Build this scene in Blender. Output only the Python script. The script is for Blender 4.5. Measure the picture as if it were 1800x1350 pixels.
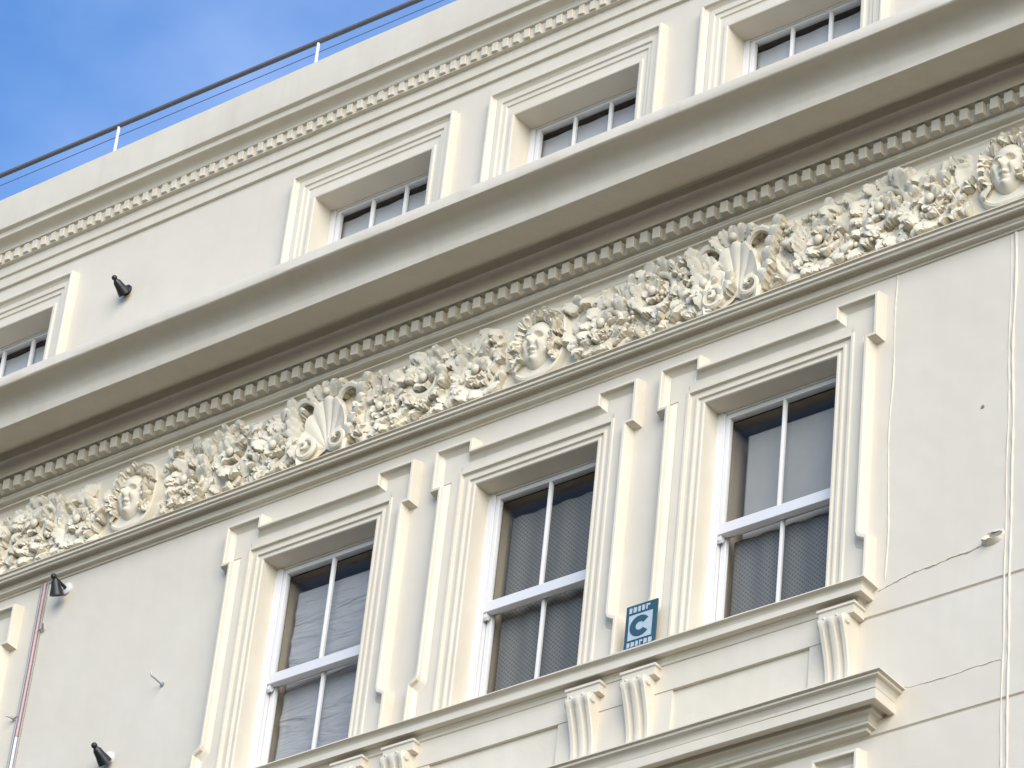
import bpy, math, random
import numpy as np
from mathutils import Matrix, Vector, noise as mnoise

for o in list(bpy.data.objects):
    bpy.data.objects.remove(o)
scene = bpy.context.scene
COL = scene.collection
RAD = math.radians
random.seed(7)

# ------------------------------------------------------------------ camera
# world: X along the facade (to the right), -Y out of the facade, Z up; z = 0 is the window sill
cam = bpy.data.cameras.new('camera')
cam.sensor_width = 36.0
cam.lens = 137.81
cam.clip_start = 0.1
cam.clip_end = 5000
cam_ob = bpy.data.objects.new('camera', cam)
COL.objects.link(cam_ob)
right = Vector((0.79232667, 0.60333985, 0.09055092))
down = Vector((-0.29277247, 0.50622385, -0.81118536))
fwd = Vector((-0.53525949, 0.61621298, 0.57773596))
EYE = Vector((13.458, -16.0, -12.452))
mw = Matrix.Identity(4)
for i in range(3):
    mw[i][0] = right[i]; mw[i][1] = -down[i]; mw[i][2] = -fwd[i]; mw[i][3] = EYE[i]
cam_ob.matrix_world = mw
scene.camera = cam_ob
scene.render.resolution_x = 1024
scene.render.resolution_y = 768

# ------------------------------------------------------------------ light
SUN_DIR = Vector((0.80, -0.74, 0.50)).normalized()       # towards the sun: to the right, in front, not high
elev = math.asin(SUN_DIR.z)
world = bpy.data.worlds.new('World')
scene.world = world
world.use_nodes = True
wn = world.node_tree.nodes; wl = world.node_tree.links
wn.clear()
w_out = wn.new('ShaderNodeOutputWorld')
w_bg = wn.new('ShaderNodeBackground')
w_sky = wn.new('ShaderNodeTexSky')
w_sky.sky_type = 'NISHITA'
w_sky.sun_disc = False
w_sky.sun_elevation = elev
w_sky.sun_rotation = math.atan2(SUN_DIR.x, SUN_DIR.y)
w_sky.air_density = 1.0
w_sky.dust_density = 0.2
w_sky.ozone_density = 6.0
w_tc = wn.new('ShaderNodeTexCoord')
w_map = wn.new('ShaderNodeMapping')
w_map.inputs['Scale'].default_value = (3.0, 3.0, 5.0)
w_noi = wn.new('ShaderNodeTexNoise')
w_noi.inputs['Scale'].default_value = 3.2
w_noi.inputs['Detail'].default_value = 7.0
w_noi.inputs['Roughness'].default_value = 0.5
w_ramp = wn.new('ShaderNodeMapRange')
w_ramp.inputs['From Min'].default_value = 0.42
w_ramp.inputs['From Max'].default_value = 0.75
w_ramp.inputs['To Min'].default_value = 0.025
w_ramp.inputs['To Max'].default_value = 0.13
w_mix = wn.new('ShaderNodeMix'); w_mix.data_type = 'RGBA'
w_mix.inputs[7].default_value = (7.5, 8.0, 9.6, 1)      # thin high cloud
wl.new(w_tc.outputs['Generated'], w_map.inputs['Vector'])
wl.new(w_map.outputs[0], w_noi.inputs['Vector'])
wl.new(w_noi.outputs['Fac'], w_ramp.inputs['Value'])
wl.new(w_ramp.outputs[0], w_mix.inputs[0])
w_hsv = wn.new('ShaderNodeHueSaturation')
w_hsv.inputs['Saturation'].default_value = 1.12
wl.new(w_sky.outputs[0], w_hsv.inputs['Color'])
wl.new(w_hsv.outputs[0], w_mix.inputs[6])
wl.new(w_mix.outputs[2], w_bg.inputs['Color'])
w_bg.inputs['Strength'].default_value = 0.125
wl.new(w_bg.outputs[0], w_out.inputs['Surface'])

sun = bpy.data.lights.new('sun', 'SUN')
sun.energy = 2.2
sun.angle = RAD(55)
sun.color = (1.0, 0.90, 0.745)
sun_ob = bpy.data.objects.new('sun', sun)
COL.objects.link(sun_ob)
sun_ob.location = (20, -20, 20)
sun_ob.rotation_euler = SUN_DIR.to_track_quat('Z', 'Y').to_euler()

vs = scene.view_settings
vs.view_transform = 'Standard'
vs.look = 'None'
vs.gamma = 1.0
vs.use_curve_mapping = False
vs.exposure = 1.06

# ------------------------------------------------------------------ materials
def new_mat(name):
    m = bpy.data.materials.new(name); m.use_nodes = True
    nt = m.node_tree
    return m, nt, nt.nodes['Principled BSDF']

def N(nt, kind, **kw):
    n = nt.nodes.new(kind)
    for k, v in kw.items():
        n.inputs[k].default_value = v
    return n

def paint_mat(name, c1, c2, rough=0.55, bump=0.25, lump=0.35, stain=None, stain_amt=0.0, streak=0.0, speck=0.0):
    """old masonry paint: two close tones, fine grain, soft lumps, faint rain streaks and specks"""
    m, nt, b = new_mat(name)
    L = nt.links
    tc = nt.nodes.new('ShaderNodeTexCoord')
    geo = nt.nodes.new('ShaderNodeNewGeometry')
    pos = geo.outputs['Position']
    n1 = N(nt, 'ShaderNodeTexNoise', Scale=1.7, Detail=3.0, Roughness=0.6); L.new(pos, n1.inputs['Vector'])
    mr = N(nt, 'ShaderNodeMapRange'); mr.inputs['From Min'].default_value = .32; mr.inputs['From Max'].default_value = .68
    L.new(n1.outputs['Fac'], mr.inputs['Value'])
    mix = nt.nodes.new('ShaderNodeMix'); mix.data_type = 'RGBA'
    mix.inputs[6].default_value = (*c1, 1); mix.inputs[7].default_value = (*c2, 1)
    L.new(mr.outputs[0], mix.inputs[0])
    col = mix.outputs[2]
    if streak:
        mp = N(nt, 'ShaderNodeMapping', Scale=(9, 9, .55)); L.new(pos, mp.inputs['Vector'])
        n3 = N(nt, 'ShaderNodeTexNoise', Scale=1.0, Detail=3.0, Roughness=0.65); L.new(mp.outputs[0], n3.inputs['Vector'])
        m3 = N(nt, 'ShaderNodeMapRange'); m3.inputs['From Min'].default_value = .5; m3.inputs['From Max'].default_value = .8
        m3.inputs['To Max'].default_value = streak; L.new(n3.outputs['Fac'], m3.inputs['Value'])
        mx = nt.nodes.new('ShaderNodeMix'); mx.data_type = 'RGBA'; mx.inputs[7].default_value = (.42, .37, .29, 1)
        L.new(m3.outputs[0], mx.inputs[0]); L.new(col, mx.inputs[6]); col = mx.outputs[2]
    if stain:
        n4 = N(nt, 'ShaderNodeTexNoise', Scale=11.0, Detail=2.0, Roughness=0.55); L.new(pos, n4.inputs['Vector'])
        m4 = N(nt, 'ShaderNodeMapRange'); m4.inputs['From Min'].default_value = .52; m4.inputs['From Max'].default_value = .72
        m4.inputs['To Max'].default_value = stain_amt; L.new(n4.outputs['Fac'], m4.inputs['Value'])
        mx = nt.nodes.new('ShaderNodeMix'); mx.data_type = 'RGBA'; mx.inputs[7].default_value = (*stain, 1)
        L.new(m4.outputs[0], mx.inputs[0]); L.new(col, mx.inputs[6]); col = mx.outputs[2]
    if speck:
        v = N(nt, 'ShaderNodeTexVoronoi', Scale=6.0); L.new(pos, v.inputs['Vector'])
        ms = N(nt, 'ShaderNodeMapRange'); ms.inputs['From Min'].default_value = .025; ms.inputs['From Max'].default_value = .06
        ms.inputs['To Min'].default_value = speck; ms.inputs['To Max'].default_value = 0.0
        L.new(v.outputs['Distance'], ms.inputs['Value'])
        mx = nt.nodes.new('ShaderNodeMix'); mx.data_type = 'RGBA'; mx.inputs[7].default_value = (.3, .27, .22, 1)
        L.new(ms.outputs[0], mx.inputs[0]); L.new(col, mx.inputs[6]); col = mx.outputs[2]
    L.new(col, b.inputs['Base Color'])
    n2 = N(nt, 'ShaderNodeTexNoise', Scale=110.0, Detail=1.0, Roughness=0.6); L.new(pos, n2.inputs['Vector'])
    n5 = N(nt, 'ShaderNodeTexNoise', Scale=5.5, Detail=1.0, Roughness=0.5); L.new(pos, n5.inputs['Vector'])
    b1 = N(nt, 'ShaderNodeBump', Strength=bump, Distance=.004); L.new(n2.outputs['Fac'], b1.inputs['Height'])
    b2 = N(nt, 'ShaderNodeBump', Strength=lump, Distance=.03); L.new(n5.outputs['Fac'], b2.inputs['Height'])
    L.new(b1.outputs[0], b2.inputs['Normal']); L.new(b2.outputs[0], b.inputs['Normal'])
    b.inputs['Roughness'].default_value = rough
    b.inputs['Specular IOR Level'].default_value = 0.3
    return m

def plain_mat(name, c, rough=.5, metal=0.0, var=.12):
    m, nt, b = new_mat(name); L = nt.links
    geo = nt.nodes.new('ShaderNodeNewGeometry')
    n1 = N(nt, 'ShaderNodeTexNoise', Scale=30.0, Detail=4.0, Roughness=.6); L.new(geo.outputs['Position'], n1.inputs['Vector'])
    mix = nt.nodes.new('ShaderNodeMix'); mix.data_type = 'RGBA'
    mix.inputs[6].default_value = (*[x * (1 - var) for x in c], 1); mix.inputs[7].default_value = (*[min(1, x * (1 + var)) for x in c], 1)
    L.new(n1.outputs['Fac'], mix.inputs[0]); L.new(mix.outputs[2], b.inputs['Base Color'])
    b.inputs['Roughness'].default_value = rough; b.inputs['Metallic'].default_value = metal
    return m

M = {}
M['wall'] = paint_mat('wall_paint', (.60, .548, .452), (.63, .58, .487), bump=.06, lump=.16, streak=.08, speck=.0)
M['trim'] = paint_mat('cream_trim_paint', (.615, .56, .455), (.65, .60, .50), bump=.2, lump=.2, streak=.10)
M['corn'] = paint_mat('cornice_paint', (.605, .552, .448), (.64, .59, .49), bump=.12, lump=.16, streak=.20)
M['frieze'] = paint_mat('frieze_paint', (.70, .642, .515), (.73, .677, .56), bump=.2, lump=.15, stain=(.55, .44, .27), stain_amt=.22)
M['white'] = paint_mat('white_joinery_paint', (.64, .64, .645), (.68, .68, .685), rough=.35, bump=.05, lump=.05)
M['black'] = plain_mat('black_lamp_paint', (.012, .012, .014), rough=.4)
M['steel'] = plain_mat('rail_steel', (.17, .155, .155), rough=.4, metal=.3)
M['post'] = plain_mat('post_white_paint', (.75, .76, .78), rough=.4)
M['wire'] = plain_mat('thin_wire', (.10, .14, .28), rough=.5)
M['brown'] = plain_mat('brown_inner_lining', (.30, .26, .20), rough=.7)
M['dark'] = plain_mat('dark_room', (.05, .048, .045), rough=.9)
M['grey_cable'] = plain_mat('grey_cable', (.30, .30, .31), rough=.5)
M['pink_cable'] = plain_mat('faded_red_cable', (.50, .33, .32), rough=.5)
M['white_cable'] = plain_mat('white_cable', (.78, .78, .78), rough=.4)
M['galv'] = plain_mat('galvanised_metal', (.42, .41, .38), rough=.45, metal=.6)
M['blue'] = plain_mat('sign_blue', (.027, .078, .105), rough=.45)
M['signwhite'] = plain_mat('sign_pale', (.40, .48, .53), rough=.45)
M['asphalt'] = plain_mat('asphalt', (.085, .066, .046), rough=.9)
M['roofing'] = plain_mat('roof_felt', (.12, .12, .125), rough=.9)
M['gap'] = plain_mat('dull_grey_brown', (.22, .20, .17), rough=.8)

def glass_mat():
    m, nt, b = new_mat('window_glass'); L = nt.links
    nt.nodes.remove(b)
    out = nt.nodes['Material Output']
    tr = nt.nodes.new('ShaderNodeBsdfTransparent'); tr.inputs['Color'].default_value = (.95, .96, .96, 1)
    gl = nt.nodes.new('ShaderNodeBsdfGlossy'); gl.inputs['Roughness'].default_value = .02
    gl.inputs['Color'].default_value = (.92, .90, .86, 1)
    geo = nt.nodes.new('ShaderNodeNewGeometry')
    nz = N(nt, 'ShaderNodeTexNoise', Scale=3.0, Detail=2.0); L.new(geo.outputs['Position'], nz.inputs['Vector'])
    bp = N(nt, 'ShaderNodeBump', Strength=.12, Distance=.02); L.new(nz.outputs['Fac'], bp.inputs['Height'])
    L.new(bp.outputs[0], gl.inputs['Normal'])
    lw = nt.nodes.new('ShaderNodeLayerWeight'); lw.inputs['Blend'].default_value = .5
    pw = nt.nodes.new('ShaderNodeMath'); pw.operation = 'POWER'; pw.inputs[1].default_value = 5.0
    L.new(lw.outputs['Facing'], pw.inputs[0])
    fr = nt.nodes.new('ShaderNodeMath'); fr.operation = 'MULTIPLY_ADD'; fr.inputs[1].default_value = .92; fr.inputs[2].default_value = .035
    L.new(pw.outputs[0], fr.inputs[0])
    mx = nt.nodes.new('ShaderNodeMixShader')
    L.new(fr.outputs[0], mx.inputs[0]); L.new(tr.outputs[0], mx.inputs[1]); L.new(gl.outputs[0], mx.inputs[2])
    L.new(mx.outputs[0], out.inputs['Surface'])
    return m
M['glass'] = glass_mat()

def curtain_mat(name, c, mesh=0.0, folds=0.0):
    m, nt, b = new_mat(name); L = nt.links
    geo = nt.nodes.new('ShaderNodeNewGeometry')
    col = None
    n1 = N(nt, 'ShaderNodeTexNoise', Scale=4.0, Detail=4.0); L.new(geo.outputs['Position'], n1.inputs['Vector'])
    mix = nt.nodes.new('ShaderNodeMix'); mix.data_type = 'RGBA'
    mix.inputs[6].default_value = (*[x * .85 for x in c], 1); mix.inputs[7].default_value = (*[min(1, x * 1.1) for x in c], 1)
    L.new(n1.outputs['Fac'], mix.inputs[0]); col = mix.outputs[2]
    if mesh:
        sep = nt.nodes.new('ShaderNodeSeparateXYZ'); L.new(geo.outputs['Position'], sep.inputs[0])
        lat = []
        for op in ('ADD', 'SUBTRACT'):
            m1 = nt.nodes.new('ShaderNodeMath'); m1.operation = op; L.new(sep.outputs['X'], m1.inputs[0]); L.new(sep.outputs['Z'], m1.inputs[1])
            m2 = nt.nodes.new('ShaderNodeMath'); m2.operation = 'MULTIPLY'; m2.inputs[1].default_value = 190.0; L.new(m1.outputs[0], m2.inputs[0])
            m3 = nt.nodes.new('ShaderNodeMath'); m3.operation = 'SINE'; L.new(m2.outputs[0], m3.inputs[0])
            lat.append(m3)
        ml = nt.nodes.new('ShaderNodeMath'); ml.operation = 'MAXIMUM'; L.new(lat[0].outputs[0], ml.inputs[0]); L.new(lat[1].outputs[0], ml.inputs[1])
        ck = N(nt, 'ShaderNodeMapRange'); ck.inputs['From Min'].default_value = .9; ck.inputs['From Max'].default_value = -.2; L.new(ml.outputs[0], ck.inputs['Value'])
        mx = nt.nodes.new('ShaderNodeMix'); mx.data_type = 'RGBA'; mx.inputs[7].default_value = (*[x * (1 - mesh) for x in c], 1)
        L.new(ck.outputs[0], mx.inputs[0]); L.new(col, mx.inputs[6]); col = mx.outputs[2]
    if folds:
        mp = N(nt, 'ShaderNodeMapping', Scale=(1.1, 1, 7)); L.new(geo.outputs['Position'], mp.inputs['Vector'])
        wv = N(nt, 'ShaderNodeTexNoise', Scale=1.6, Detail=3.0, Roughness=.5, Distortion=1.2); L.new(mp.outputs[0], wv.inputs['Vector'])
        bp = N(nt, 'ShaderNodeBump', Strength=1.0, Distance=.035 * folds); L.new(wv.outputs['Fac'], bp.inputs['Height'])
        L.new(bp.outputs[0], b.inputs['Normal'])
    L.new(col, b.inputs['Base Color'])
    b.inputs['Roughness'].default_value = .85
    return m
M['sheer'] = curtain_mat('pale_sheer_fabric', (.35, .35, .355), folds=1.0)
M['mesh'] = curtain_mat('grey_lattice_net', (.175, .17, .15), mesh=.45)
M['mesh2'] = curtain_mat('grey_lattice_net_blue', (.165, .165, .155), mesh=.45)
M['blind'] = curtain_mat('pale_roller_fabric', (.32, .315, .295))
M['atticblind'] = curtain_mat('attic_blue_grey_fabric', (.50, .50, .51))

# ------------------------------------------------------------------ mesh helpers
def link(name, verts, faces, mat, parent=None, smooth=False):
    me = bpy.data.meshes.new(name)
    me.from_pydata([tuple(map(float, v)) for v in verts], [], faces)
    me.validate(); me.update()
    if mat: me.materials.append(M[mat] if isinstance(mat, str) else mat)
    o = bpy.data.objects.new(name, me)
    COL.objects.link(o)
    if parent: o.parent = parent
    if smooth:
        for p in me.polygons: p.use_smooth = True
    return o

def fix_normals(o):
    import bmesh
    bm = bmesh.new(); bm.from_mesh(o.data)
    bmesh.ops.remove_doubles(bm, verts=bm.verts, dist=1e-5)
    bmesh.ops.recalc_face_normals(bm, faces=bm.faces)
    bm.to_mesh(o.data); bm.free()

def auto_smooth(o, deg=35):
    me = o.data
    for p in me.polygons: p.use_smooth = True
    me.set_sharp_from_angle(angle=RAD(deg))

class MB:
    def __init__(s): s.v = []; s.f = []
    def add(s, verts, faces):
        k = len(s.v); s.v += [tuple(p) for p in verts]; s.f += [tuple(i + k for i in f) for f in faces]
    def box(s, x0, x1, p0, p1, z0, z1):
        """p = distance out of the wall (-Y)"""
        y0, y1 = -p1, -p0
        s.add([(x0, y0, z0), (x1, y0, z0), (x1, y1, z0), (x0, y1, z0), (x0, y0, z1), (x1, y0, z1), (x1, y1, z1), (x0, y1, z1)],
              [(0, 3, 2, 1), (4, 5, 6, 7), (0, 1, 5, 4), (1, 2, 6, 5), (2, 3, 7, 6), (3, 0, 4, 7)])
    def tube(s, pts, rads, seg=8, caps=True):
        pts = [Vector(p) for p in pts]
        n = len(pts)
        if not hasattr(rads, '__len__'): rads = [rads] * n
        base = len(s.v); prev = None
        for i, p in enumerate(pts):
            t = (pts[min(i + 1, n - 1)] - pts[max(i - 1, 0)]).normalized()
            if prev is None:
                a = Vector((0, 1, 0)) if abs(t.y) < .9 else Vector((1, 0, 0))
                u = t.cross(a).normalized()
            else:
                u = (prev - t * prev.dot(t)).normalized()
            prev = u; w = t.cross(u)
            for k in range(seg):
                a = 2 * math.pi * k / seg
                s.v.append(tuple(p + (u * math.cos(a) + w * math.sin(a)) * rads[i]))
        for i in range(n - 1):
            for k in range(seg):
                a = base + i * seg + k; b = base + i * seg + (k + 1) % seg
                s.f.append((a, b, b + seg, a + seg))
        if caps:
            s.f.append(tuple(base + k for k in reversed(range(seg))))
            s.f.append(tuple(base + (n - 1) * seg + k for k in range(seg)))
    def ball(s, c, r, sx=1, sy=1, sz=1, nu=8, nv=6):
        base = len(s.v); c = Vector(c)
        for j in range(nv + 1):
            th = math.pi * j / nv
            for i in range(nu):
                ph = 2 * math.pi * i / nu
                s.v.append((c.x + r * sx * math.sin(th) * math.cos(ph), c.y + r * sy * math.sin(th) * math.sin(ph), c.z + r * sz * math.cos(th)))
        for j in range(nv):
            for i in range(nu):
                a = base + j * nu + i; b = base + j * nu + (i + 1) % nu
                s.f.append((a, a + nu, b + nu, b))
    def build(s, name, mat, parent=None, smooth=None, fix=True):
        o = link(name, s.v, s.f, mat, parent)
        if fix: fix_normals(o)
        if smooth: auto_smooth(o, smooth)
        return o

def wob(x, k, amp):
    return amp * mnoise.noise(Vector((x * .9, k * 3.7, 1.3))) + amp * .35 * mnoise.noise(Vector((x * 3.1, k * 2.1, 7.7)))

def moulding(name, prof, x0, x1, mat, parent, ret_l=False, ret_r=False, step=.16, amp=.0035, smooth=28, back=-.02):
    """a run of moulding: profile [(p, z), ...] from top to bottom swept along X, ends square or mitred back to the wall.
    With a mitred return x0 / x1 is where the body (p = 0) ends."""
    n = len(prof)
    segs = max(1, int((x1 - x0) / step))
    xs = [x0 + (x1 - x0) * i / segs for i in range(segs + 1)]
    verts = []; faces = []
    for i, x in enumerate(xs):
        for k, (p, z) in enumerate(prof):
            xx = x
            if i == 0 and ret_l: xx = x - p
            if i == segs and ret_r: xx = x + p
            verts.append((xx, -(p + wob(x, k + z, amp)), z + wob(x + 40, z * 2.0, amp)))
    for i in range(segs):
        for k in range(n - 1):
            a = i * n + k
            faces.append((a, a + n, a + n + 1, a + 1))
    def ret(i, sgn):
        base = len(verts)
        for k, (p, z) in enumerate(prof):
            v = verts[i * n + k]
            verts.append((v[0], -back, v[2]))
        for k in range(n - 1):
            a = i * n + k; b = base + k
            faces.append((a, b, b + 1, a + 1) if sgn > 0 else (a, a + 1, b + 1, b))
    if ret_r: ret(segs, 1)
    else: faces.append(tuple(segs * n + k for k in range(n)))
    if ret_l: ret(0, -1)
    else: faces.append(tuple(reversed(range(n))))
    o = link(name, verts, faces, mat, parent)
    fix_n = True
    import bmesh
    bm = bmesh.new(); bm.from_mesh(o.data); bmesh.ops.recalc_face_normals(bm, faces=bm.faces); bm.to_mesh(o.data); bm.free()
    auto_smooth(o, smooth)
    return o

def arc(p0, p1, kind, n=6):
    """quarter curve between two profile points: 'cavetto' (concave) or 'ovolo' (convex), seen from outside below"""
    out = []
    for i in range(n + 1):
        t = i / n * math.pi / 2
        if kind == 'a': f, g = 1 - math.cos(t), math.sin(t)
        else: f, g = math.sin(t), 1 - math.cos(t)
        out.append((p0[0] + (p1[0] - p0[0]) * f, p0[1] + (p1[1] - p0[1]) * g))
    return out

def empty(name, loc=(0, 0, 0)):
    o = bpy.data.objects.new(name, None); COL.objects.link(o); o.location = loc
    o.empty_display_size = .3
    return o

def tag(o, label, cat, group=None):
    o['label'] = label; o['category'] = cat
    if group: o['group'] = group
    return o

# ------------------------------------------------------------------ the setting
GZ = -14.05
g = link('street', [(-600, -600, GZ), (600, -600, GZ), (600, 600, GZ), (-600, 600, GZ)], [(0, 1, 2, 3)], 'asphalt')
g['kind'] = 'structure'

X0, X1 = -8.6, 5.6
SP = 1.831
WC = [-1.978 - 2 * SP, -1.978, -.147, 1.684]               # lower windows
AC = [-5.66, -1.968, -.145, 1.68]                          # attic windows
house = empty('townhouse', (0, 0, GZ))
tag(house, 'cream stuccoed townhouse front with carved frieze and heavy cornices', 'building')

def part(o):
    """parent a finished mesh to the house, keeping its place"""
    o.parent = house
    o.matrix_parent_inverse = Matrix.Translation((0, 0, -GZ))
    return o

OPH, OPT, OPB = .50, 1.81, .03          # lower opening: half width, head, bottom
AOH, AOT, AOB = .54, 4.955, 3.86        # attic opening
LOWDZ = -3.25                           # storey below

# wall sheet with openings and two recessed ashlar joints
holes = [(c - OPH, c + OPH, OPB, OPT) for c in WC] + [(c - OPH, c + OPH, OPB + LOWDZ, OPT + LOWDZ) for c in WC] + \
        [(c - AOH, c + AOH, AOB, AOT) for c in AC]
zc = {GZ, 6.0}
for h_ in holes: zc |= {h_[2], h_[3]}
groove = {}
for zg in (-.19, -1.007, -1.82, -2.64, -3.46, -4.28, -5.1, -5.92):
    for dz, p in ((.013, 0), (.005, -.013), (-.005, -.013), (-.013, 0)):
        zc.add(round(zg + dz, 4)); groove[round(zg + dz, 4)] = p
zs = sorted(zc)
xc = {X0, X1}
for h_ in holes: xc |= {h_[0], h_[1]}
x = X0
while x < X1:
    xc.add(round(x, 3)); x += .5
xs = sorted(xc)
mb = MB()
idx = {}
def wv(i, j):
    if (i, j) not in idx:
        idx[(i, j)] = len(mb.v)
        xx, zz = xs[i], zs[j]
        p = groove.get(zz, 0.0)
        mb.v.append((xx, -p, zz + (wob(xx, round(zz), .004) if zz in groove else 0)))
    return idx[(i, j)]
for i in range(len(xs) - 1):
    for j in range(len(zs) - 1):
        cx, cz = (xs[i] + xs[i + 1]) / 2, (zs[j] + zs[j + 1]) / 2
        if any(a < cx < b and c < cz < d for a, b, c, d in holes): continue
        mb.f.append((wv(i, j), wv(i + 1, j), wv(i + 1, j + 1), wv(i, j + 1)))
wall = part(mb.build('wall', 'wall', fix=False))

mb = MB()
mb.box(X0, X0 + .3, -9, -.02, GZ, 5.98); o = part(mb.build('party_wall', 'wall'))
mb = MB()
mb.box(X1 - .3, X1, -9, -.02, GZ, 5.98); o = part(mb.build('party_wall', 'wall'))
mb = MB()
mb.box(X0 + .3, X1 - .3, -9.3, -9, GZ, 5.98); o = part(mb.build('rear_wall', 'wall'))
mb = MB()
mb.box(X0, X1, -9.3, -.25, 5.86, 5.97); o = part(mb.build('roof', 'roofing'))

# ------------------------------------------------------------------ big mouldings
# main cornice: fillet, deep cove, drip, hollowed soffit, bed mould
prof = [(-.02, 3.75), (.80, 3.606), (.816, 3.598), (.820, 3.588), (.818, 3.516), (.814, 3.509)]
prof += [(.804, 3.505), (.775, 3.502)] + arc((.770, 3.501), (.618, 3.372), 'b', 9)[1:]
prof += [(.617, 3.360), (.612, 3.318), (.600, 3.312), (.54, 3.313), (.48, 3.316), (.44, 3.321), (.40, 3.331), (.37, 3.344), (.342, 3.362), (.318, 3.383), (.298, 3.400), (.284, 3.404), (.275, 3.396), (.270, 3.375)]
prof += arc((.268, 3.345), (.210, 3.268), 'b', 7)
prof += [(.208, 3.243), (.150, 3.240), (.150, 3.142), (.126, 3.140), (.125, 3.116)]
prof += arc((.121, 3.114), (.077, 3.092), 'a', 4) + [(.075, 3.090), (.074, 3.077)] + arc((.070, 3.075), (.032, 3.046), 'b', 5) + [(.030, 3.03), (-.02, 3.03)]
main_cornice = part(moulding('main_cornice', prof, X0, X1, 'corn', None, amp=.0045, smooth=38))
main_cornice['label'] = 'deep projecting main cornice with coved edge and dentil course'

# dentils
def dentil_row(parent, pitch, width, p0, p1, z0, z1, xa, xb, mat):
    mbd = MB()
    w = width / 2; b = .004
    vs_ = []
    zmid = (z0 + z1) / 2
    for (zz, ins) in ((z0 - zmid, 0), (z1 - zmid, 0)):
        vs_ += [(-w, -p0, zz), (w, -p0, zz), (w, -(p1 - b), zz), (w - b, -p1, zz), (-w + b, -p1, zz), (-w, -(p1 - b), zz)]
    fs = [(0, 5, 4, 3, 2, 1), (6, 7, 8, 9, 10, 11)] + [(k, (k + 1) % 6, 6 + (k + 1) % 6, 6 + k) for k in range(6)]
    mes = []
    for v in range(4):
        me = bpy.data.meshes.new('dentil')
        rr = random.Random(v)
        me.from_pydata([(a + rr.uniform(-.0025, .0025), b_ + rr.uniform(-.003, .003), c + rr.uniform(-.003, .003)) for a, b_, c in vs_], [], fs)
        me.update(); me.materials.append(M[mat]); mes.append(me)
    n = int((xb - xa) / pitch)
    for i in range(n + 1):
        o = bpy.data.objects.new('dentil', random.choice(mes))
        COL.objects.link(o)
        o.parent = parent
        x = xa + i * pitch
        o.location = (x + random.uniform(-.003, .003), wob(x, 3, .004), zmid + wob(x + 40, 3.2 * 2, .0045) + random.uniform(-.0015, .0015))
        o.rotation_euler = (0, random.uniform(-.02, .02), 0)
dentil_row(main_cornice, .1065, .060, .148, .202, 3.140, 3.226, -6.2 - .002, 5.4, 'trim')

# attic cornice and parapet
prof = [(-.25, 6.10), (.02, 6.10), (.03, 6.086), (.225, 6.083), (.236, 6.074), (.24, 5.77), (.237, 5.757)]
prof += arc((.228, 5.752), (.204, 5.738), 'b', 3)
prof += [(.202, 5.735), (.199, 5.704), (.192, 5.699)]
prof += arc((.18, 5.697), (.112, 5.648), 'b', 7) + [(.108, 5.642), (.086, 5.640), (.084, 5.548), (.050, 5.545), (.047, 5.458), (.026, 5.454), (.025, 5.366), (-.02, 5.362)]
attic_cornice = part(moulding('attic_cornice', prof, X0, X1, 'corn', None, amp=.004))
attic_cornice['label'] = 'plain parapet band over a small dentilled attic cornice'
dentil_row(attic_cornice, .0958, .051, .082, .108, 5.562, 5.638, -6.9, 5.4, 'trim')

# frieze board and the moulding under it
FZ0, FZ1 = 2.39, 3.048
mb = MB(); mb.box(X0, X1, -.02, .030, FZ0, FZ1)
frieze = part(mb.build('frieze', 'frieze'))
frieze['label'] = 'carved frieze of scrolling acanthus leaves, shells and face masks'
prof = [(-.02, 2.42), (.135, 2.402), (.149, 2.397), (.150, 2.389), (.132, 2.386), (.131, 2.374), (.141, 2.371), (.140, 2.359), (.123, 2.355), (.122, 2.343), (.118, 2.340), (.105, 2.352), (.080, 2.358), (.064, 2.345), (.057, 2.322), (.052, 2.316), (.051, 2.300), (.044, 2.297), (.016, 2.296), (.012, 2.282), (-.02, 2.280)]
string = part(moulding('string_moulding', prof, X0, X1, 'corn', None, amp=.004))

# sill, apron, ledge
SXL, SXR = -1.978 - (2.548 - 1.684) + .155, 2.548 - .155
prof = [(-.10, .055), (.14, .014), (.157, .008), (.158, -.001)]
prof += arc((.152, -.004), (.121, -.030), 'b', 4) + [(.126, -.033), (.125, -.073), (.118, -.077), (.082, -.078)]
prof += arc((.084, -.082), (.060, -.112), 'b', 4) + [(.055, -.118), (-.02, -.120)]
sill = part(moulding('window_sill_band', prof, SXL, SXR, 'trim', None, ret_l=True, ret_r=True, amp=.0035))
sill['label'] = 'moulded sill course running under the three tall windows'
AXL, AXR = SXL + .03, SXR + .02
consoles_x = [-3.215 + 1.0, -1.375, -.955, .495, .91, 2.335]
mb = MB()
# apron: board, then recessed panels between the console pairs
mb.box(AXL, AXR, -.02, .050, -.298, -.118)
edges = [AXL, -2.36 + .12, -1.375 - .22, -.955 + .22, .495 - .22, .91 + .22, 2.335 - .22, AXR]
xa = AXL
rects = [(-2.10, -1.60), (-.735, .275), (1.13, 2.115)]
solid = []
cur = AXL
for a, b in rects:
    solid.append((cur, a)); cur = b
solid.append((cur, AXR))
for a, b in solid: mb.box(a, b, -.02, .044, -.76, -.2975)
for a, b in rects:
    mb.box(a - .001, b + .001, -.02, .024, -.76, -.2978)
apron = part(mb.build('sill_apron', 'trim'))

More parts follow.
